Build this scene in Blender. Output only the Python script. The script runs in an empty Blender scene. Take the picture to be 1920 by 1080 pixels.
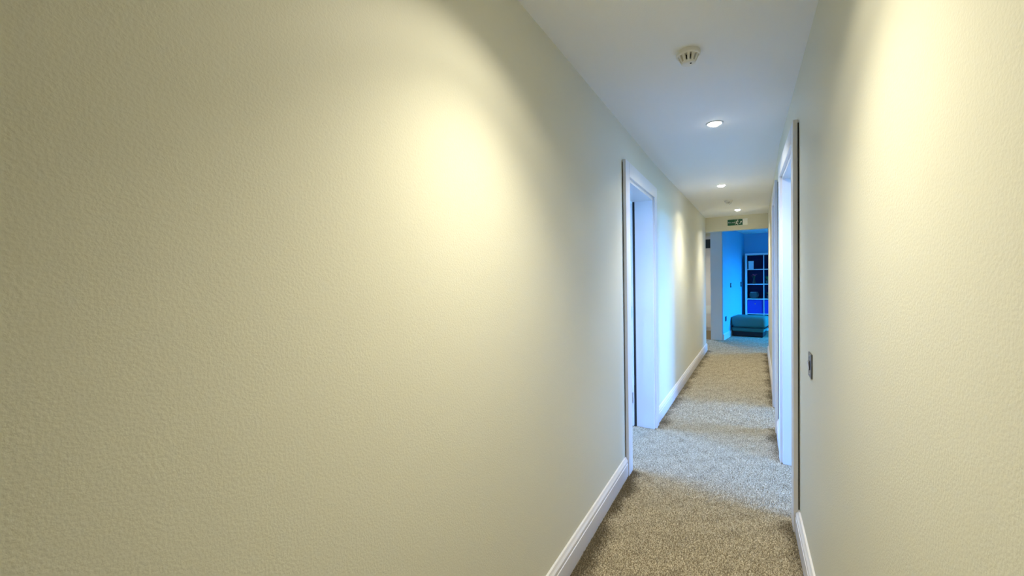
import bpy, bmesh, math, random
import numpy as np
from mathutils import Matrix, Vector

random.seed(7); rng = np.random.default_rng(7)
scene = bpy.context.scene
COL = scene.collection
R = math.radians

# ------------------------------------------------------------------ camera
F_PX, YAW, PITCH, ROLL, CAM_H = 770.37, 0.5400, -0.0228, -0.0179, 1.3703
fw = Vector((-math.sin(YAW) * math.cos(PITCH), math.cos(YAW) * math.cos(PITCH), math.sin(PITCH)))
rt = Vector((math.cos(YAW), math.sin(YAW), 0)); up = rt.cross(fw)
rt2 = rt * math.cos(ROLL) + up * math.sin(ROLL); up2 = -rt * math.sin(ROLL) + up * math.cos(ROLL)
cam = bpy.data.objects.new('camera', bpy.data.cameras.new('camera'))
COL.objects.link(cam)
cam.data.sensor_width = 36; cam.data.lens = F_PX / 1920 * 36; cam.data.clip_start = .02
m = Matrix((rt2, up2, -fw)).transposed().to_4x4(); m.translation = (0, 0, CAM_H)
cam.matrix_world = m
scene.camera = cam

# ------------------------------------------------------------------ world, exposure
SKY = (0.13, 0.38, 1.0); SKY_E = 28.5
world = bpy.data.worlds.new('world'); scene.world = world; world.use_nodes = True
nt = world.node_tree; nt.nodes.clear()
wo = nt.nodes.new('ShaderNodeOutputWorld'); bg = nt.nodes.new('ShaderNodeBackground')
tc = nt.nodes.new('ShaderNodeTexCoord'); sx = nt.nodes.new('ShaderNodeSeparateXYZ')
mr = nt.nodes.new('ShaderNodeMapRange'); mx = nt.nodes.new('ShaderNodeMix'); mx.data_type = 'RGBA'
mr.inputs[1].default_value = -.03; mr.inputs[2].default_value = .03
mx.inputs[6].default_value = (.05, .10, .13, 1); mx.inputs[7].default_value = (*SKY, 1)
nt.links.new(tc.outputs['Generated'], sx.inputs[0]); nt.links.new(sx.outputs[2], mr.inputs[0])
nt.links.new(mr.outputs[0], mx.inputs[0]); nt.links.new(mx.outputs[2], bg.inputs[0])
bg.inputs[1].default_value = SKY_E
nt.links.new(bg.outputs[0], wo.inputs[0])
vs = scene.view_settings
vs.view_transform = 'Standard'; vs.look = 'None'; vs.exposure = 1.42; vs.gamma = 1; vs.use_curve_mapping = False
scene.cycles.diffuse_bounces = 6; scene.cycles.max_bounces = 12
LAMP_W = 16.0; LAMP_COL = (1.0, .93, .74)
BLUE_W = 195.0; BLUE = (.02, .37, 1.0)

# ------------------------------------------------------------------ materials
def mat(name, col, rough=.6, metal=0, spec=.3, noise=None, bump=None, emit=None, coat=0):
    """noise = (scale, amount, second colour); bump = (scale, distance, detail)"""
    M = bpy.data.materials.new(name); M.use_nodes = True
    t = M.node_tree; b = t.nodes['Principled BSDF']
    b.inputs['Base Color'].default_value = (*col, 1); b.inputs['Roughness'].default_value = rough
    b.inputs['Metallic'].default_value = metal; b.inputs['Specular IOR Level'].default_value = spec
    b.inputs['Coat Weight'].default_value = coat
    g = t.nodes.new('ShaderNodeNewGeometry')
    if noise is None: noise = (6, .06, tuple(c * .9 for c in col))
    n = t.nodes.new('ShaderNodeTexNoise'); n.inputs['Scale'].default_value = noise[0]; n.inputs['Detail'].default_value = 4
    t.links.new(g.outputs['Position'], n.inputs['Vector'])
    r = t.nodes.new('ShaderNodeMapRange'); r.inputs[1].default_value = .35; r.inputs[2].default_value = .65; r.inputs[4].default_value = noise[1] if len(noise) < 4 else 1
    t.links.new(n.outputs['Fac'], r.inputs[0])
    x = t.nodes.new('ShaderNodeMix'); x.data_type = 'RGBA'
    x.inputs[6].default_value = (*col, 1); x.inputs[7].default_value = (*noise[2], 1)
    t.links.new(r.outputs[0], x.inputs[0]); t.links.new(x.outputs[2], b.inputs['Base Color'])
    if bump:
        bn = t.nodes.new('ShaderNodeTexNoise'); bn.inputs['Scale'].default_value = bump[0]; bn.inputs['Detail'].default_value = bump[2]
        t.links.new(g.outputs['Position'], bn.inputs['Vector'])
        bb = t.nodes.new('ShaderNodeBump'); bb.inputs['Distance'].default_value = bump[1]; bb.inputs['Strength'].default_value = 1
        t.links.new(bn.outputs['Fac'], bb.inputs['Height']); t.links.new(bb.outputs[0], b.inputs['Normal'])
    if emit:
        b.inputs['Emission Color'].default_value = (*emit[0], 1); b.inputs['Emission Strength'].default_value = emit[1]
    return M

M_WALL = mat('cream_wall_paint', (.71, .695, .575), .55, spec=.25, noise=(2.5, .10, (.66, .645, .52)), bump=(200, .0006, 2))
M_CEIL = mat('white_ceiling_paint', (.88, .88, .86), .8, spec=.15, noise=(3, .08, (.84, .84, .82)), bump=(160, .0005, 2))
M_WHITE = mat('white_gloss_woodwork', (.72, .71, .73), .32, spec=.45, noise=(8, .06, (.69, .68, .70)), bump=(40, .0002, 2))
M_ROOMW = mat('white_room_paint', (.80, .82, .84), .7, noise=(3, .06, (.75, .78, .80)), bump=(130, .0006, 2))
M_CARPET = mat('beige_carpet_backing', (.26, .21, .14), 1, spec=.05, noise=(220, 1, (.16, .13, .085), 1), bump=(320, .006, 3))
M_PILE = mat('beige_carpet_pile', (.78, .70, .54), 1, spec=.05, noise=(240, 1, (.21, .172, .115), 1))
_t = M_PILE.node_tree; _b = _t.nodes['Principled BSDF']; _src = _b.inputs['Base Color'].links[0].from_socket
_a = _t.nodes.new('ShaderNodeAttribute'); _a.attribute_name = 'soil'
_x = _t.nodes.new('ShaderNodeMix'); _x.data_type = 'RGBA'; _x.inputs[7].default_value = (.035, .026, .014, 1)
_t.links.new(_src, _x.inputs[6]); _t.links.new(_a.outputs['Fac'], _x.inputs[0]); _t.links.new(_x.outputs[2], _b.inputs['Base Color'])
M_PLASTIC = mat('white_plastic', (.80, .79, .74), .4, spec=.4)
M_DARK = mat('dark_slots', (.03, .03, .03), .8)
M_CHROME = mat('brushed_dark_steel', (.17, .17, .18), .28, 1, noise=(60, .2, (.13, .13, .14)))
M_GREYMETAL = mat('satin_steel', (.62, .63, .65), .3, 1)
M_GLOW = mat('lit_lamp_glass', (.9, .9, .9), .3, emit=((1, .96, .88), 10))
M_GREEN = mat('sign_green', (.004, .10, .045), .35, spec=.4)
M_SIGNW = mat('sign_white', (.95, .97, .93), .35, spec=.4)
M_TEAL = mat('teal_fabric', (.06, .19, .16), .85, noise=(120, .4, (.045, .14, .12)), bump=(400, .001, 2))
M_TEALTOP = mat('teal_fabric_lid', (.075, .22, .19), .8, noise=(120, .4, (.055, .17, .15)), bump=(400, .001, 2))
M_BLACK = mat('black_plinth', (.015, .015, .02), .6)
M_SHELF = mat('white_laminate', (.80, .82, .84), .4)
M_NAVY = mat('navy_board', (.02, .02, .09), .6)
M_NAVY2 = mat('indigo_storage_box', (.05, .05, .45), .7, bump=(500, .001, 2))
M_PINK = mat('pink_petals', (.75, .10, .28), .7)
M_STEM = mat('plant_green', (.06, .20, .06), .6)
M_POT = mat('grey_stoneware', (.08, .09, .09), .5)
M_PAPER = mat('pale_paper', (.80, .84, .86), .6)
M_SWITCHD = mat('dark_steel_plate', (.09, .09, .10), .35, .6)
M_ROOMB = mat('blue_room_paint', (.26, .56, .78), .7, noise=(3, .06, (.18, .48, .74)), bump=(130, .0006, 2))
M_ADDED_SHEET = mat('added_blue_sheet', (.05, .2, .8), .8)
M_GLASSD = mat('dark_transom_glass', (.02, .03, .05), .08, spec=.6)

# ------------------------------------------------------------------ mesh helpers
class MB:
    def __init__(s): s.v = []; s.f = []
    def add(s, vs, fs):
        o = len(s.v); s.v += [tuple(p) for p in vs]; s.f += [tuple(i + o for i in f) for f in fs]; return s
    def box(s, a, b):
        x0, y0, z0 = a; x1, y1, z1 = b
        return s.add([(x0,y0,z0),(x1,y0,z0),(x1,y1,z0),(x0,y1,z0),(x0,y0,z1),(x1,y0,z1),(x1,y1,z1),(x0,y1,z1)],
                     [(0,3,2,1),(4,5,6,7),(0,1,5,4),(1,2,6,5),(2,3,7,6),(3,0,4,7)])
    def prism(s, poly, z0, z1):
        n = len(poly); area = sum(poly[i][0]*poly[(i+1)%n][1]-poly[(i+1)%n][0]*poly[i][1] for i in range(n))
        if area < 0: poly = poly[::-1]
        vs = [(x,y,z0) for x,y in poly] + [(x,y,z1) for x,y in poly]
        return s.add(vs, [tuple(range(n))[::-1], tuple(range(n,2*n))] + [(i,(i+1)%n,(i+1)%n+n,i+n) for i in range(n)])
    def sweep(s, prof, p0, p1, nrm):
        """profile (offset from the wall, z) carried from plan point p0 to p1; nrm = wall normal in plan"""
        n = len(prof); vs = []
        for p in (p0, p1):
            vs += [(p[0]+nrm[0]*o, p[1]+nrm[1]*o, z) for o, z in prof]
        return s.add(vs, [(i,(i+1)%n,(i+1)%n+n,i+n) for i in range(n)] + [tuple(range(n))[::-1], tuple(range(n,2*n))])
    def lathe(s, prof, c=(0,0,0), seg=32, flip=1):
        n = len(prof); vs = []
        for k in range(seg):
            a = 2*math.pi*k/seg
            vs += [(c[0]+r*math.cos(a), c[1]+r*math.sin(a), c[2]+z*flip) for r, z in prof]
        fs = [(k*n+i, k*n+i+1, ((k+1)%seg)*n+i+1, ((k+1)%seg)*n+i) for k in range(seg) for i in range(n-1)]
        return s.add(vs, fs)
    def tube(s, a, b, r, seg=12, r2=None):
        a = Vector(a); b = Vector(b); d = (b-a).normalized(); r2 = r if r2 is None else r2
        u = d.orthogonal().normalized(); w = d.cross(u); vs = []
        for p, q in ((a, r), (b, r2)):
            vs += [p + (u*math.cos(2*math.pi*k/seg) + w*math.sin(2*math.pi*k/seg))*q for k in range(seg)]
        return s.add(vs, [(k,(k+1)%seg,(k+1)%seg+seg,k+seg) for k in range(seg)] + [tuple(range(seg))[::-1], tuple(range(seg,2*seg))])
    def panel(s, p0, p1, th, z0, z1, holes=()):
        """a wall from plan p0 to p1, th thick to its left (th<0: right), holes (s0, s1, z0, z1) along its length"""
        p0 = Vector(p0); p1 = Vector(p1); L = (p1-p0).length; d = (p1-p0)/L; n = Vector((-d.y, d.x))*th
        S = sorted({0, L, *[h[0] for h in holes], *[h[1] for h in holes]}); Z = sorted({z0, z1, *[h[2] for h in holes], *[h[3] for h in holes]})
        S = [x for x in S if -1e-6 <= x <= L+1e-6]; Z = [z for z in Z if z0-1e-6 <= z <= z1+1e-6]
        def solid(i, j):
            if not (0 <= i < len(S)-1 and 0 <= j < len(Z)-1): return False
            a = (S[i]+S[i+1])/2; b = (Z[j]+Z[j+1])/2
            return not any(h[0] < a < h[1] and h[2] < b < h[3] for h in holes)
        def P(i, j, k):
            q = p0 + d*S[i] + n*k; return (q.x, q.y, Z[j])
        for i in range(len(S)-1):
            for j in range(len(Z)-1):
                if not solid(i, j): continue
                for k, o in ((0, 1), (1, -1)):
                    s.add([P(i,j,k),P(i+1,j,k),P(i+1,j+1,k),P(i,j+1,k)][::o], [(0,1,2,3)])
                if not solid(i-1,j): s.add([P(i,j,1),P(i,j,0),P(i,j+1,0),P(i,j+1,1)], [(0,1,2,3)])
                if not solid(i+1,j): s.add([P(i+1,j,0),P(i+1,j,1),P(i+1,j+1,1),P(i+1,j+1,0)], [(0,1,2,3)])
                if not solid(i,j-1): s.add([P(i,j,1),P(i+1,j,1),P(i+1,j,0),P(i,j,0)], [(0,1,2,3)])
                if not solid(i,j+1): s.add([P(i,j+1,0),P(i+1,j+1,0),P(i+1,j+1,1),P(i,j+1,1)], [(0,1,2,3)])
        return s
    def build(s, name, material, parent=None, bevel=0, smooth=False, seg=2):
        me = bpy.data.meshes.new(name); me.from_pydata(s.v, [], s.f); me.update()
        bm = bmesh.new(); bm.from_mesh(me); bmesh.ops.remove_doubles(bm, verts=bm.verts, dist=1e-5)
        bmesh.ops.recalc_face_normals(bm, faces=bm.faces)
        if bevel: bmesh.ops.bevel(bm, geom=[e for e in bm.edges if e.is_manifold and e.calc_face_angle(0) > .5], offset=bevel, segments=seg, affect='EDGES', profile=.5)
        bm.to_mesh(me); bm.free()
        if smooth:
            for p in me.polygons: p.use_smooth = True
        me.materials.append(material)
        o = bpy.data.objects.new(name, me); COL.objects.link(o)
        if parent: o.parent = parent
        return o

def tag(o, label, cat=None, group=None, kind=None):
    o['label'] = label
    if cat: o['category'] = cat
    if group: o['group'] = group
    if kind: o['kind'] = kind
    return o
def struct(o, label, cat): return tag(o, label, cat, kind='structure')
def empty(name, loc=(0,0,0), rz=0):
    o = bpy.data.objects.new(name, None); o.empty_display_size = .1; COL.objects.link(o)
    o.location = loc; o.rotation_euler = (0, 0, rz); return o
def copy_tree(o, parent=None):
    kids = list(o.children); c = o.copy(); COL.objects.link(c); c.parent = parent
    for k in kids: copy_tree(k, c)
    return c

# ------------------------------------------------------------------ plan of the place (metres, corridor along +Y)
H = 2.40; T = .152; YK = 3.93; YE = 8.20; YB = -2.6
def XL(y): return -.7316 - .0206*y if y < YK else -.8143
def XR(y): return .2509 - .0262*y if y < YK else .1496
dl = Vector((-.0206, 1)).normalized(); dr = Vector((-.0262, 1)).normalized()
def sl(y): return (y-YB)/dl.y            # length along the near left wall up to y
def sr(y): return (y-YB)/dr.y
DH = 2.07                                  # height of the door openings
L_A, L_B = 2.89, 3.80                      # left doorway
R_A, R_B = 2.69, 3.53                      # right doorway, nearer
Q_A, Q_B = 4.25, 4.98                      # right doorway, farther

# floor and ceiling
fl = MB().box((-3.9, YB-.2, -.12), (3.9, 12.6, 0)).build('floor', M_CARPET); struct(fl, 'beige speckled carpet running the length of the corridor', 'floor')
ce = MB().box((-3.9, YB-.2, H), (3.9, 12.6, H+.12)).build('ceiling', M_CEIL); struct(ce, 'smooth white ceiling above the corridor', 'ceiling')

# corridor walls
w = MB().panel((XL(YB), YB), (XL(YK-1e-6), YK), T, 0, H, [(sl(L_A), sl(L_B), -1, DH)])
w.panel((-.8143, YK), (-.8143, YE), T, 0, H)
struct(w.build('wall_left', M_WALL), 'cream painted corridor wall on the left with one doorway', 'wall')
w = MB().panel((XR(YB), YB), (XR(YK-1e-6), YK), -T, 0, H, [(sr(R_A), sr(R_B), -1, DH)])
w.panel((.1496, YK), (.1496, YE+.15), -T, 0, H, [(Q_A-YK, Q_B-YK, -1, DH)])
struct(w.build('wall_right', M_WALL), 'cream painted corridor wall on the right with doorways', 'wall')
struct(MB().box((-.8143-T, YE, 2.15), (.1496, YE+.15, H)).build('wall_end', M_WALL), 'cream lintel wall across the corridor end carrying the green sign', 'wall')
struct(MB().box((-1.2, YB-.15, 0), (.6, YB, H)).build('wall_back', M_WALL), 'cream wall closing the corridor behind the viewpoint', 'wall')

# rooms on the right: partitions and outer wall with windows
XO = 3.4
WIN = [(1.55, 3.0), (4.55, 6.5), (9.9, 11.2)]
w = MB().panel((XO, YB-.2), (XO, 12.6), -.2, 0, H, [(a-YB+.2, b-YB+.2, .95, 2.3) for a, b in WIN])
struct(w.build('wall_outer_right', M_ROOMW), 'white outer wall with windows beyond the right-hand rooms', 'wall')
for nm, y in (('wall_partition_near', .95), ('wall_partition_middle', 3.86), ('wall_partition_far', 8.1)):
    x0 = XR(y) + (T if y < 8 else .02)
    struct(MB().box((x0, y, 0), (XO, y+.1 if y < 8 else YE+.15, H)).build(nm, M_ROOMW), 'white partition wall between the rooms on the right', 'wall')
# left room and the lobby passage beyond the corridor
w = MB().panel((-3.6, 1.5), (-3.6, 12.6), .2, 0, H, [(.9, 2.2, .95, 2.3)])
struct(w.build('wall_outer_left', M_ROOMW), 'white outer wall of the room on the left', 'wall')
struct(MB().box((-3.8, 1.4, 0), (XL(1.5)-T, 1.5, H)).build('wall_left_room_near', M_ROOMW), 'white near wall of the room on the left', 'wall')
struct(MB().box((-3.6, 5.2, 0), (-.8143-T, 5.3, H)).build('wall_left_room_far', M_ROOMW), 'white far wall of the room on the left', 'wall')
struct(MB().box((-2.2, 8.0, 0), (-.8143-T, YE, H)).build('wall_lobby_near', M_WALL), 'cream lobby wall behind the corridor end', 'wall')
struct(MB().box((-2.3, 8.0, 0), (-2.2, 12.0, H)).build('wall_lobby_left', M_WALL), 'cream left wall of the lobby passage', 'wall')
PIER = [(-.862, 9.60), (-.632, 9.60), (-.307, 12.1), (-.307, 12.3), (-.862, 12.3)]
PIER[2] = (-.322, 12.1); PIER[3] = (-.322, 12.3); PIER[1] = (-.647, 9.60)
struct(MB().prism(PIER, 0, H).build('wall_pier', M_ROOMW), 'tall grey-lit pier where the lobby meets the blue-lit room', 'wall')
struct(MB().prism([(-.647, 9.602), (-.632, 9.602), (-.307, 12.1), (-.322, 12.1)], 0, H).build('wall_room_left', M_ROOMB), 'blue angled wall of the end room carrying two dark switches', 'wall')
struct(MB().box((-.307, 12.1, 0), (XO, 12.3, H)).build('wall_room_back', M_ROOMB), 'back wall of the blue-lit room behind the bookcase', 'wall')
struct(MB().box((-2.2, 11.2, 0), (-.862, 11.35, H)).build('wall_passage_back', M_WALL), 'cream wall closing the passage beside the pier', 'wall')

# window frames, daylight portals and one added blue lamp
def window(i, x, y0, y1, side, label):
    b = MB(); t = .06
    xa, xb = x+.07*side, x+.12*side
    if xa > xb: xa, xb = xb, xa
    b.box((xa,y0,.95),(xb,y1,.95+t)); b.box((xa,y0,2.3-t),(xb,y1,2.3)); b.box((xa,y0,.95+t),(xb,y0+t,2.3-t)); b.box((xa,y1-t,.95+t),(xb,y1,2.3-t))
    struct(b.build('window_%d' % i, M_WHITE), label, 'window')
    ld = bpy.data.lights.new('window_light', 'AREA'); ld.shape = 'RECTANGLE'; ld.size = 1.35; ld.size_y = y1-y0
    o = bpy.data.objects.new('window_light', ld); COL.objects.link(o)
    o.location = (x+.15*side, (y0+y1)/2, 1.625); o.rotation_euler = (0, R(90)*side, 0)
    if i == 3:                                  # added saturated blue lamp, with a blue sheet blocking the sky behind it
        ld.energy = BLUE_W; ld.color = BLUE; ld.spread = R(120); o.location.x = x-.02; o.rotation_euler = (0, R(34), 0); ld.size = 1.1
        struct(MB().box((x+.05,y0+.02,.97),(x+.06,y1-.02,2.28)).build('added_sheet', M_ADDED_SHEET), 'added blue sheet across the unseen window of the blue-lit room', 'added_sheet')
    else: ld.cycles.is_portal = True
for i, (a, b) in enumerate(WIN): window(i+1, XO, a, b, 1, ['white window frame of the nearer right-hand room', 'white window frame of the farther right-hand room', 'white frame of the unseen window of the blue-lit room'][i])
window(4, -3.6, 2.4, 3.7, -1, 'white window frame of the left-hand room')

# skirting boards
BASE = [(0,0),(.020,0),(.020,.088),(.0165,.091),(.0165,.097),(.019,.101),(.018,.110),(.012,.120),(.008,.130),(0,.132)]
def boards(name, label, runs):
    root = struct(empty(name), label, 'baseboard')
    for p0, p1, n in runs: MB().sweep(BASE, p0, p1, n).build('board', M_WHITE, root)
nl = (dl.y, -dl.x); nr = (-dr.y, dr.x)
CW = .102
boards('baseboard_left', 'white moulded skirting board along the left corridor wall', [
    ((XL(YB),YB), (XL(L_A-CW),L_A-CW), nl), ((-.8143,YK), (-.8143,YE), (1,0)), ((-.795,YE), (-1.0,YE), (0,1))])
boards('baseboard_right', 'white moulded skirting board along the right corridor wall', [
    ((XR(YB),YB), (XR(R_A-CW),R_A-CW), nr), ((XR(R_B+CW),R_B+CW), (XR(3.9),3.9), nr), ((.1496,3.9), (.1496,Q_A-CW), (-1,0)), ((.1496,Q_B+CW), (.1496,YE+.15), (-1,0))])
dp = Vector((.325, 2.5)).normalized()
boards('baseboard_room', 'white skirting board along the angled wall of the blue-lit room', [((-.632,9.60), (-.310,12.08), (dp.y,-dp.x)), ((-.31,12.1), (3.3,12.1), (0,-1))])
boards('baseboard_passage', 'white skirting board in the passage beside the pier', [((-2.2,11.2), (-.862,11.2), (0,-1))])

# door linings and casings
def doorway(n, y0, y1, X, d, inward, label, straight=False):
    """casing of three boards standing a few mm off the wall, lining of three boards; inward = +1 right wall, -1 left wall"""
    ang = 0 if straight else math.atan2(-d.x, d.y)
    root = struct(empty('door_%d' % n, (X((y0+y1)/2), (y0+y1)/2, 0), ang), label, 'doorway')
    h = (y1-y0)/2/(1 if straight else d.y); s = inward
    def bx(name, xa, xb, ya, yb, za, zb, bev=.003, par=root, mt=M_WHITE):
        return MB().box((min(xa*s,xb*s),ya,za),(max(xa*s,xb*s),yb,zb)).build(name, mt, par, bev)
    ct = .100
    for side in (-1, 1):
        ya, yb = sorted((side*(h-.006), side*(h+ct)))
        c = bx('casing', -.027, -.006, ya, yb, 0, DH+ct-.006)
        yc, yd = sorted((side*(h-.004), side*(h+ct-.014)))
        bx('added_gap_backing', -.008, .0, yc, yd, 0, DH+ct-.02, 0, c, M_DARK)  # dark backing added inside the casing gap so no light leaks through
    c = bx('head_casing', -.0275, -.006, -h+.006, h-.006, DH-.006, DH+ct-.006)
    bx('added_gap_backing', -.008, 0, -h+.006, h-.006, DH-.004, DH+ct-.02, 0, c, M_DARK)
    for side in (-1, 1):
        ya, yb = sorted((side*(h-.028), side*h))
        bx('jamb', -.010, T+.012, ya, yb, 0, DH, .001)
        ya, yb = sorted((side*(h-.040), side*(h-.028)))
        if n == 1 and side == 1:
            bx('dark_gap_strip', T-.006, T+.013, h-.0295, h-.0275, 0, DH-.028, 0, root, M_DARK); continue  # dark strip painting the shade of the gap between jamb and leaf
        bx('door_stop', T-.075, T-.045, ya, yb, 0, DH-.028, .001)
    bx('head_lining', -.010, T+.012, -h+.028, h-.028, DH-.028, DH, .001)
    return root, h
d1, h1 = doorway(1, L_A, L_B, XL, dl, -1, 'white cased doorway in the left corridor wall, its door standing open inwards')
doorway(2, R_A, R_B, XR, dr, 1, 'white cased doorway in the right wall beyond the steel switch')
doorway(3, Q_A, Q_B, lambda y: .1496, dr, 1, 'narrower-looking white cased doorway in the right wall, farther along', True)
# open leaf of the left door, hinged on its far jamb
leaf = empty('door_leaf', (-T-.014, h1-.030, 0), R(4)); leaf.parent = d1
lf = MB().box((-.775,-.030,.012),(-.001,.008,2.028)).build('leaf_panel', M_WHITE, leaf, .002); lf['label'] = 'white door leaf opened into the room'
for z in (.27, 1.05, 1.80):
    b = MB()
    for k in range(5): b.tube((-.010,-.036,z-.05+k*.0205),(-.010,-.036,z-.05+k*.0205+.0180),.008)
    b.box((-.040,-.0325,z-.05),(-.006,-.0295,z+.05))
    hg = b.build('hinge', M_GREYMETAL, leaf); hg['label'] = 'steel butt hinge'

# ------------------------------------------------------------------ carpet pile: short tufts over the corridor
def pile():
    pts = []
    for y0, y1, sp in ((-.2, 4.2, .0062), (4.2, 8.3, .0085), (8.3, 10.5, .011)):
        ys = np.arange(y0, y1, sp); xs = np.arange(-1.6, .9, sp)
        gx, gy = np.meshgrid(xs, ys); gx = gx.ravel()+rng.uniform(-.5,.5,gx.size)*sp; gy = gy.ravel()+rng.uniform(-.5,.5,gy.size)*sp
        lx = np.where(gy < YK, -.7316-.0206*gy, -.8143)+.022; rx = np.where(gy < YK, .2509-.0262*gy, .1496)-.022
        lx = np.where((gy > L_A+.04) & (gy < L_B-.04), -1.6, lx); rx = np.where(((gy > R_A+.04)&(gy < R_B-.04))|((gy > Q_A+.04)&(gy < Q_B-.04)), .9, rx)
        lx = np.where(gy > YE, np.where(gy > 9.59, -.61+(gy-9.6)*.13, -1.0), lx); rx = np.where(gy > YE+.16, .6, rx); k = (gx > lx) & (gx < rx); gx, gy = gx[k], gy[k]
        pts.append(np.stack([gx, gy, np.full(gx.size, sp)], 1))
    p = np.concatenate(pts); n = len(p); r = p[:,2]*rng.uniform(.55,.85,n); hh = rng.uniform(.004,.0095,n); a0 = rng.uniform(0,6.28,n)
    v = np.zeros((n,4,3))
    for k in range(3):
        v[:,k,0] = p[:,0]+r*np.cos(a0+k*2.0944); v[:,k,1] = p[:,1]+r*np.sin(a0+k*2.0944); v[:,k,2] = -.0005
    v[:,3,0] = p[:,0]+rng.normal(0,.5,n)*r; v[:,3,1] = p[:,1]+rng.normal(0,.5,n)*r; v[:,3,2] = hh
    idx = (np.arange(n)*4)[:,None,None]+np.array([[0,1,3],[1,2,3],[2,0,3]])[None]
    me = bpy.data.meshes.new('carpet_pile'); me.vertices.add(n*4); me.vertices.foreach_set('co', v.ravel())
    me.loops.add(n*9); me.loops.foreach_set('vertex_index', idx.ravel().astype(np.int32)); me.polygons.add(n*3)
    me.polygons.foreach_set('loop_start', (np.arange(n*3)*3).astype(np.int32)); me.update(calc_edges=True)
    # greasy soiling worn into the edges of the carpet along the skirting
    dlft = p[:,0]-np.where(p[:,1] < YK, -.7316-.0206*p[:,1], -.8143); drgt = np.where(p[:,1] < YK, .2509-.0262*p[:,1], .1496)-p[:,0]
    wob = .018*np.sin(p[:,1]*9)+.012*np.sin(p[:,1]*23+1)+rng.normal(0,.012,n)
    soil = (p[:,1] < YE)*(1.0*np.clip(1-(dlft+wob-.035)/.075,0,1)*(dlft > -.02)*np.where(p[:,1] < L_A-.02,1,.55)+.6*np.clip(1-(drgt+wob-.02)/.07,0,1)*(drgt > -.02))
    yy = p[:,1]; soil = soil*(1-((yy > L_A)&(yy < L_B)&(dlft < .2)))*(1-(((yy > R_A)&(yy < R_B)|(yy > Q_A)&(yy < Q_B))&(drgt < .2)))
    xx = p[:,0]; mot = np.zeros(n)          # trodden, blotchy pile
    for k in range(14):
        a = rng.uniform(0,6.28); fr_ = rng.uniform(14,60); mot += np.sin((xx*np.cos(a)+yy*np.sin(a))*fr_+rng.uniform(0,6.28))/14**.5
    soil = soil+np.clip(.08+.06*mot,0,.3)+.5*rng.random(n)**2.2-.08
    at = me.attributes.new('soil','FLOAT','POINT'); at.data.foreach_set('value', np.repeat(np.clip(soil,0,.85),4).astype(np.float32))
    me.materials.append(M_PILE)
    o = bpy.data.objects.new('carpet_pile', me); COL.objects.link(o); o.parent = fl; o['kind'] = 'stuff'; o['label'] = 'short beige and brown carpet pile'
pile()

# ------------------------------------------------------------------ downlights
def downlight(x, y):
    root = empty('ceiling_downlight', (x, y, H))
    MB().lathe([(.040,-.001),(.041,-.004),(.047,-.0055),(.052,-.004),(.0535,0),(.040,0)], seg=40).build('bezel', M_PLASTIC, root, smooth=True)
    MB().lathe([(0,-.0215),(.012,-.0208),(.023,-.0178),(.032,-.0118),(.0375,-.0045),(.0390,0),(0,0)], seg=32).build('lamp_glass', M_GLOW, root, smooth=True)
    return root
SPOTS = [(-.26, 1.0, 'recessed ceiling downlight nearest the viewpoint, in front of the smoke detector'),
         (-.25, 3.13, 'bright recessed ceiling downlight just beyond the nearer smoke detector'),
         (-.36, 5.32, 'recessed ceiling downlight in front of the farther smoke detector'),
         (-.276, 7.457, 'recessed ceiling downlight closest to the green exit sign'),
         (-1.25, 10.2, 'recessed ceiling downlight in the passage beside the pier')]
proto = None
for x, y, lab in SPOTS:
    if proto is None: o = proto = downlight(x, y)
    else: o = copy_tree(proto); o.location = (x, y, H)
    tag(o, lab, 'downlight', 'ceiling downlights')
    ld = bpy.data.lights.new('downlight_beam', 'SPOT'); ld.energy = LAMP_W*2.2; ld.color = LAMP_COL
    ld.spot_size = R(106); ld.spot_blend = 1.0; ld.shadow_soft_size = .02
    b = bpy.data.objects.new('downlight_beam', ld); COL.objects.link(b); b.location = (x, y, H-.045)
    ld = ld.copy(); ld.name = 'downlight_spill'; ld.energy = LAMP_W*.31; ld.spot_size = R(138); ld.spot_blend = .4     # the lamp's wide spill
    b = bpy.data.objects.new('downlight_spill', ld); COL.objects.link(b); b.location = (x, y, H-.045)

# ------------------------------------------------------------------ smoke detectors
def detector(loc, label):
    root = tag(empty('smoke_detector', loc), label, 'smoke detector', 'ceiling smoke detectors')
    MB().lathe([(0,0),(.051,0),(.052,.003),(.052,.015),(.050,.019),(.046,.021),(0,.021)], flip=-1, seg=48).build('base', M_PLASTIC, root)
    MB().lathe([(.024,.021),(.022,.046)], flip=-1, seg=24).build('chamber', M_DARK, root)
    MB().lathe([(0,.044),(.030,.044),(.031,.048),(.028,.053),(.018,.056),(0,.0565)], flip=-1, seg=40).build('cap', M_PLASTIC, root)
    for k in range(12):
        a = 2*math.pi*(k+.3)/12; c, s_ = math.cos(a), math.sin(a); q = []
        for rr, ww, z in ((.046,.0062,-.020),(.031,.0042,-.049)):
            for t in (-1, 1):
                for e in (0, -.010): q.append(((rr+e)*c - t*ww*s_, (rr+e)*s_ + t*ww*c, z))
        MB().add(q, [(0,1,3,2),(4,5,7,6),(0,4,6,2),(1,5,7,3),(0,1,5,4),(2,3,7,6)]).build('fin', M_PLASTIC, root)
    MB().lathe([(0,.0565),(.004,.0565),(.0035,.059),(0,.0595)], (.012,-.010,0), flip=-1, seg=12).build('indicator', M_DARK, root)
detector((-.273, 2.075, H), 'white round smoke detector on the ceiling, the nearer and larger one')
detector((-.349, 6.469, H), 'small white smoke detector on the ceiling near the far end')

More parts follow.
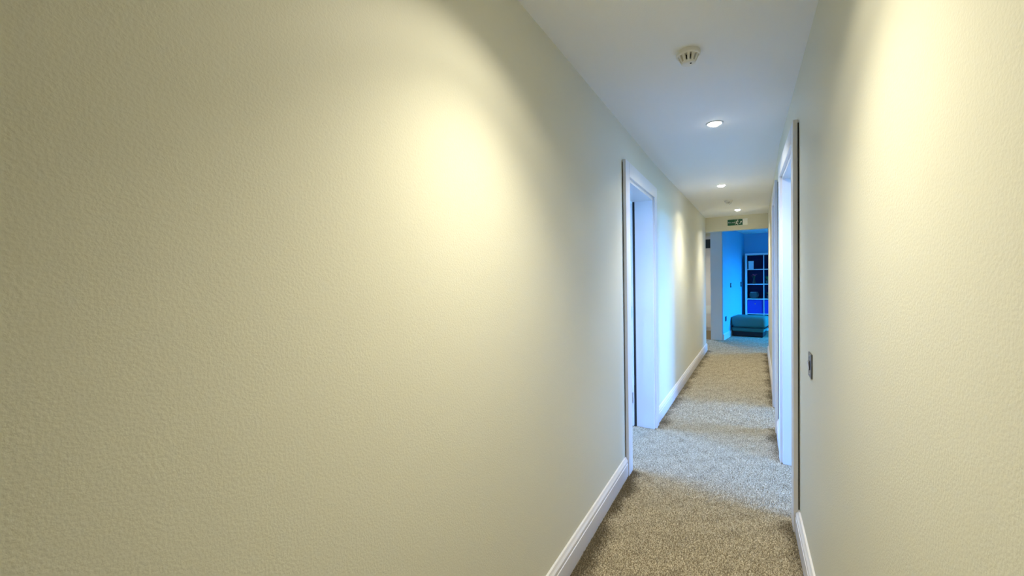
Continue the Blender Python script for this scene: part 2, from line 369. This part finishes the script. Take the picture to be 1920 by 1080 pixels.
# ------------------------------------------------------------------ fire exit sign on the lintel
def text_mesh(name, body, size, material, parent, loc):
    cu = bpy.data.curves.new(name, 'FONT'); cu.body = body; cu.size = size; cu.extrude = .0006
    t = bpy.data.objects.new(name, cu); COL.objects.link(t); bpy.context.view_layer.update()
    me = bpy.data.meshes.new_from_object(t.evaluated_get(bpy.context.evaluated_depsgraph_get()))
    bpy.data.objects.remove(t); me.materials.append(material)
    o = bpy.data.objects.new(name, me); COL.objects.link(o); o.parent = parent; o.location = loc; o.rotation_euler = (R(90),0,0); return o
sg = tag(empty('exit_sign', (-.308, YE, 2.283)), 'green and white fire exit sign on the lintel wall at the corridor end', 'sign')
MB().box((-.155,-.008,-.056),(.155,0,.056)).build('panel', M_SIGNW, sg, .001)  # right end stays bare white, painting the glare there
gp = MB().box((-.152,-.0092,-.053),(-.035,-.008,.053)).build('green_field', M_GREEN, sg)
gp = MB().box((.022,-.0092,-.053),(.080,-.008,.053)).build('green_field', M_GREEN, sg)
gp = MB().box((-.033,-.0092,-.053),(.020,-.008,.053)).build('green_field', M_GREEN, sg)
text_mesh('lettering', 'Fire exit', .032, M_SIGNW, sg, (-.142,-.0095,-.010))
def poly(name, pts, y, mt):
    MB().prism([(x,z) for x, z in pts], -.0005, .0005)
    b = MB(); n = len(pts); b.add([(x,y,z) for x,z in pts]+[(x,y-.0008,z) for x,z in pts], [tuple(range(n)), tuple(range(n,2*n))]+[(i,(i+1)%n,(i+1)%n+n,i+n) for i in range(n)])
    return b.build(name, mt, sg)
# running figure
fig = MB(); F = lambda a, b, r: fig.tube((a[0],-.0095,a[1]),(b[0],-.0095,b[1]),r,8)
for a, b, r in (((-.004,.018),(-.010,-.010),.0065),((-.010,-.010),(.004,-.022),.005),((.004,-.022),(.001,-.042),.0045),((-.010,-.010),(-.018,-.026),.005),((-.018,-.026),(-.028,-.030),.0045),((-.004,.018),(.010,.008),.004),((.010,.008),(.016,.014),.0035),((-.005,.017),(-.018,.008),.004),((-.018,.008),(-.024,-.002),.0035)): F(a, b, r)
fig.tube((.001,-.0085,.034),(.001,-.0115,.034),.008,14)
fig.build('running_figure', M_SIGNW, sg)
ar = MB()
for a, b in (((.036,-.030),(.062,.016)),((.062,.016),(.044,.010)),((.062,.016),(.064,-.006))): ar.tube((a[0],-.0095,a[1]),(b[0],-.0095,b[1]),.0045,8)
ar.build('arrow', M_SIGNW, sg)

# ------------------------------------------------------------------ switches and sockets
def wall_plate(name, label, cat, p, nrm, w_, h_, mt, kind):
    a = math.atan2(nrm[0], -nrm[1]); root = tag(empty(name, p, a), label, cat)   # local -Y faces the room
    MB().box((-w_/2,-.006,-h_/2),(w_/2,0,h_/2)).build('plate', mt, root, .0025)
    if kind == 'switch':
        for xo in ((0,) if w_ < .1 else (-.02,.02)):
            MB().box((xo-.014,-.0085,-.020),(xo+.014,-.006,.020)).build('surround', M_SWITCHD, root, .001)
            rk = MB().add([(xo-.011,-.006,-.017),(xo+.011,-.006,-.017),(xo+.011,-.006,.017),(xo-.011,-.006,.017),(xo-.011,-.0095,-.017),(xo+.011,-.0095,-.017),(xo+.011,-.013,.017),(xo-.011,-.013,.017)],
                     [(0,3,2,1),(4,5,6,7),(0,1,5,4),(1,2,6,5),(2,3,7,6),(3,0,4,7)]).build('rocker', M_GREYMETAL, root, .001)
    else:
        for q in ((0,.018),(-.012,-.006),(.012,-.006)):
            MB().box((q[0]-.004,-.0075,q[1]-.006),(q[0]+.004,-.0055,q[1]+.006)).build('pin_slot', M_DARK, root)
    for z in (-h_*.36, h_*.36) if kind == 'switch' else ():
        MB().tube((0,-.006,z),(0,-.0072,z),.0035,12).build('screw', M_GREYMETAL, root)
wall_plate('light_switch', 'brushed steel light switch on the right corridor wall', 'switch', (XR(2.166), 2.166, .975), nr, .088, .105, M_CHROME, 'switch')
no = (dp.y, -dp.x)
def obl(y): return -.632 + (y-9.60)*.13
wall_plate('light_switch', 'dark wall switch on the blue-lit wall, nearer the pier', 'switch', (obl(10.40), 10.40, 1.135), no, .13, .105, M_SWITCHD, 'switch')
wall_plate('light_switch', 'dark wall switch on the blue-lit wall, nearer the bookcase', 'switch', (obl(11.63), 11.63, 1.13), no, .13, .12, M_SWITCHD, 'switch')
wall_plate('wall_socket', 'dark power socket low on the blue-lit wall above the skirting', 'socket', (obl(9.86), 9.86, .43), no, .13, .105, M_SWITCHD, 'socket')

# ------------------------------------------------------------------ bookcase
BX, BY, BD, TF, TI, P = -.276, 11.70, .385, .040, .016, .363
bk = tag(empty('bookcase', (BX, BY, 0)), 'tall white open-grid bookcase against the back wall of the blue-lit room', 'bookcase')
NC = NR = 5; BW = 2*TF + NC*P - TI; BH = 1.885
MB().box((0,0,0),(TF,BD,BH)).build('side_panel', M_SHELF, bk); MB().box((BW-TF,0,0),(BW,BD,BH)).build('side_panel', M_SHELF, bk)
MB().box((TF,0,BH-TF),(BW-TF,BD,BH)).build('top_panel', M_SHELF, bk); MB().box((TF,0,0),(BW-TF,BD,TF)).build('bottom_panel', M_SHELF, bk)
PZ = (BH-2*TF+TI)/NR
for k in range(1, NR):
    z = TF + k*PZ - TI; MB().box((TF,.004,z),(BW-TF,BD-.012,z+TI)).build('shelf', M_SHELF, bk)
for k in range(1, NC):
    x = TF + k*P - TI
    for j in range(NR):
        z = TF + j*PZ; MB().box((x,.003,z),(x+TI,BD-.012,z+PZ-TI)).build('divider', M_SHELF, bk)
MB().box((TF,BD-.012,TF),(BW-TF,BD-.004,BH-TF)).build('back_panel', M_NAVY, bk)
def cell(c, r):  # left, floor of a cell; r counts from the top
    return BX + TF + c*P, TF + (NR-1-r)*PZ
for c in range(2):
    x, z = cell(c, 3)
    t = tag(empty('storage_box', (x+.004, BY+.02, z)), ['indigo fabric storage box in the bookcase left column', 'indigo fabric storage box in the bookcase second column'][c], 'storage box', 'indigo storage boxes in the bookcase')
    MB().box((0,0,0),(.338,.33,PZ-TI-.012)).build('body', M_NAVY2, t, .006); MB().tube((.165,-.001,.24),(.165,.003,.24),.014,16).build('grommet', M_GREYMETAL, t)
x, z = cell(0, 0)
t = tag(empty('picture_box', (x+.085, BY+.10, z)), 'pale upright box standing on the top bookcase shelf', 'box')
MB().box((-.055,0,0),(.055,.09,.20)).build('carton', M_PAPER, t, .003); MB().box((-.057,-.002,.165),(.057,.092,.203)).build('lid', M_PAPER, t, .002)
x, z = cell(0, 1)
t = tag(empty('flower_vase', (x+.15, BY+.14, z)), 'slim vase of pink flowers on the second bookcase shelf', 'vase')
MB().lathe([(0,0),(.030,0),(.036,.03),(.022,.09),(.018,.12),(.024,.13),(.020,.13),(.014,.118),(0,.02)]).build('vase', M_POT, t, smooth=True)
for k in range(7):
    a = k*2.4; r_ = .012+.008*k; tip = (r_*math.cos(a), r_*math.sin(a)*.6, .19+.014*((k*3) % 4))
    st = MB().tube((0,0,.11), tip, .0025, 6).build('stem', M_STEM, t)
    b = MB()
    for j in range(6):
        e = j*math.pi/3; b.add([tip, (tip[0]+.016*math.cos(e-.4), tip[1]+.016*math.sin(e-.4), tip[2]+.010), (tip[0]+.030*math.cos(e), tip[1]+.030*math.sin(e), tip[2]+.008), (tip[0]+.016*math.cos(e+.4), tip[1]+.016*math.sin(e+.4), tip[2]+.010)], [(0,1,2,3)])
    b.build('flower', M_PINK, t)
x, z = cell(0, 2)
t = tag(empty('round_pot', (x+.15, BY+.16, z)), 'dark rounded pot on the third bookcase shelf', 'pot')
MB().lathe([(0,0),(.06,0),(.098,.05),(.104,.10),(.09,.145),(.07,.16),(.064,.158),(.08,.13),(.08,.05),(0,.02)]).build('body', M_POT, t, smooth=True)
MB().lathe([(.064,.150),(.074,.163),(.082,.160),(.072,.146)]).build('rim', M_GREYMETAL, t, smooth=True)
def plant(p, label, n, hgt):
    t = tag(empty('potted_plant', p), label, 'plant')
    MB().lathe([(0,0),(.032,0),(.045,.075),(.048,.08),(.042,.08),(.038,.07),(0,.065)]).build('pot', M_POT, t, smooth=True)
    for k in range(n):
        a = k*2.39996; L = hgt*(.65+.35*((k*7) % 5)/4); c, s = math.cos(a), math.sin(a); q = []
        for i, (u, wd) in enumerate(((0,.004),(.35,.012),(.7,.010),(1,.001))):
            rr = .075*u**1.5; zz = .07+L*u*(1-.12*u)
            q += [(rr*c-wd*s, rr*s+wd*c, zz), (rr*c+wd*s, rr*s-wd*c, zz)]
        MB().add(q, [(2*i,2*i+1,2*i+3,2*i+2) for i in range(3)]).build('leaf', M_STEM, t)
x, z = cell(1, 1); plant((x+.075, BY+.12, z), 'small leafy plant on the second shelf of the bookcase second column', 11, .15)
x, z = cell(1, 2); plant((x+.10, BY+.13, z), 'small leafy plant on the third shelf of the bookcase second column', 9, .11)

# ------------------------------------------------------------------ ottoman
ot = tag(empty('ottoman', (-.155, 10.62, 0), R(-7.4)), 'teal upholstered storage ottoman on the floor before the bookcase', 'ottoman')
MB().box((-.31,-.285,.010),(.28,.27,.112)).build('plinth', M_BLACK, ot, .008)
MB().box((-.325,-.30,.112),(.30,.29,.215)).build('body', M_TEAL, ot, .03, True, 4)
ld_ = MB().box((-.335,-.32,.205),(.345,.30,.445))
lid = ld_.build('cushion_lid', M_TEALTOP, ot, .075, True, 6)
MB().box((-.322,-.312,.198),(.325,.295,.206)).build('seam', M_BLACK, ot, .003)
for sx_ in (-.28, .25):
    for sy_ in (-.25, .24): MB().tube((sx_,sy_,0),(sx_,sy_,.012),.018,12).build('foot', M_BLACK, ot)

# ------------------------------------------------------------------ far passage: door with a dark transom
pd = struct(empty('door_4', (-1.12, 11.2, 0)), 'cream door with a dark glazed transom in the passage beside the pier', 'door')
MB().box((-.40,-.02,.02),(.235,0,2.0)).build('leaf', M_WHITE, pd, .002)
MB().box((-.40,-.02,2.03),(.235,-.002,2.25)).build('transom_pane', M_GLASSD, pd)
fr = MB(); fr.box((-.47,-.03,0),(-.40,0,2.32)); fr.box((.235,-.03,0),(.255,0,2.32)); fr.box((-.40,-.03,2.0),(.235,0,2.03)); fr.box((-.40,-.03,2.25),(.235,0,2.32))
fr.build('frame', M_WHITE, pd)
MB().box((-.35,-.024,.42),(.20,-.018,.62)).build('kick_rail', M_PAPER, pd, .002)
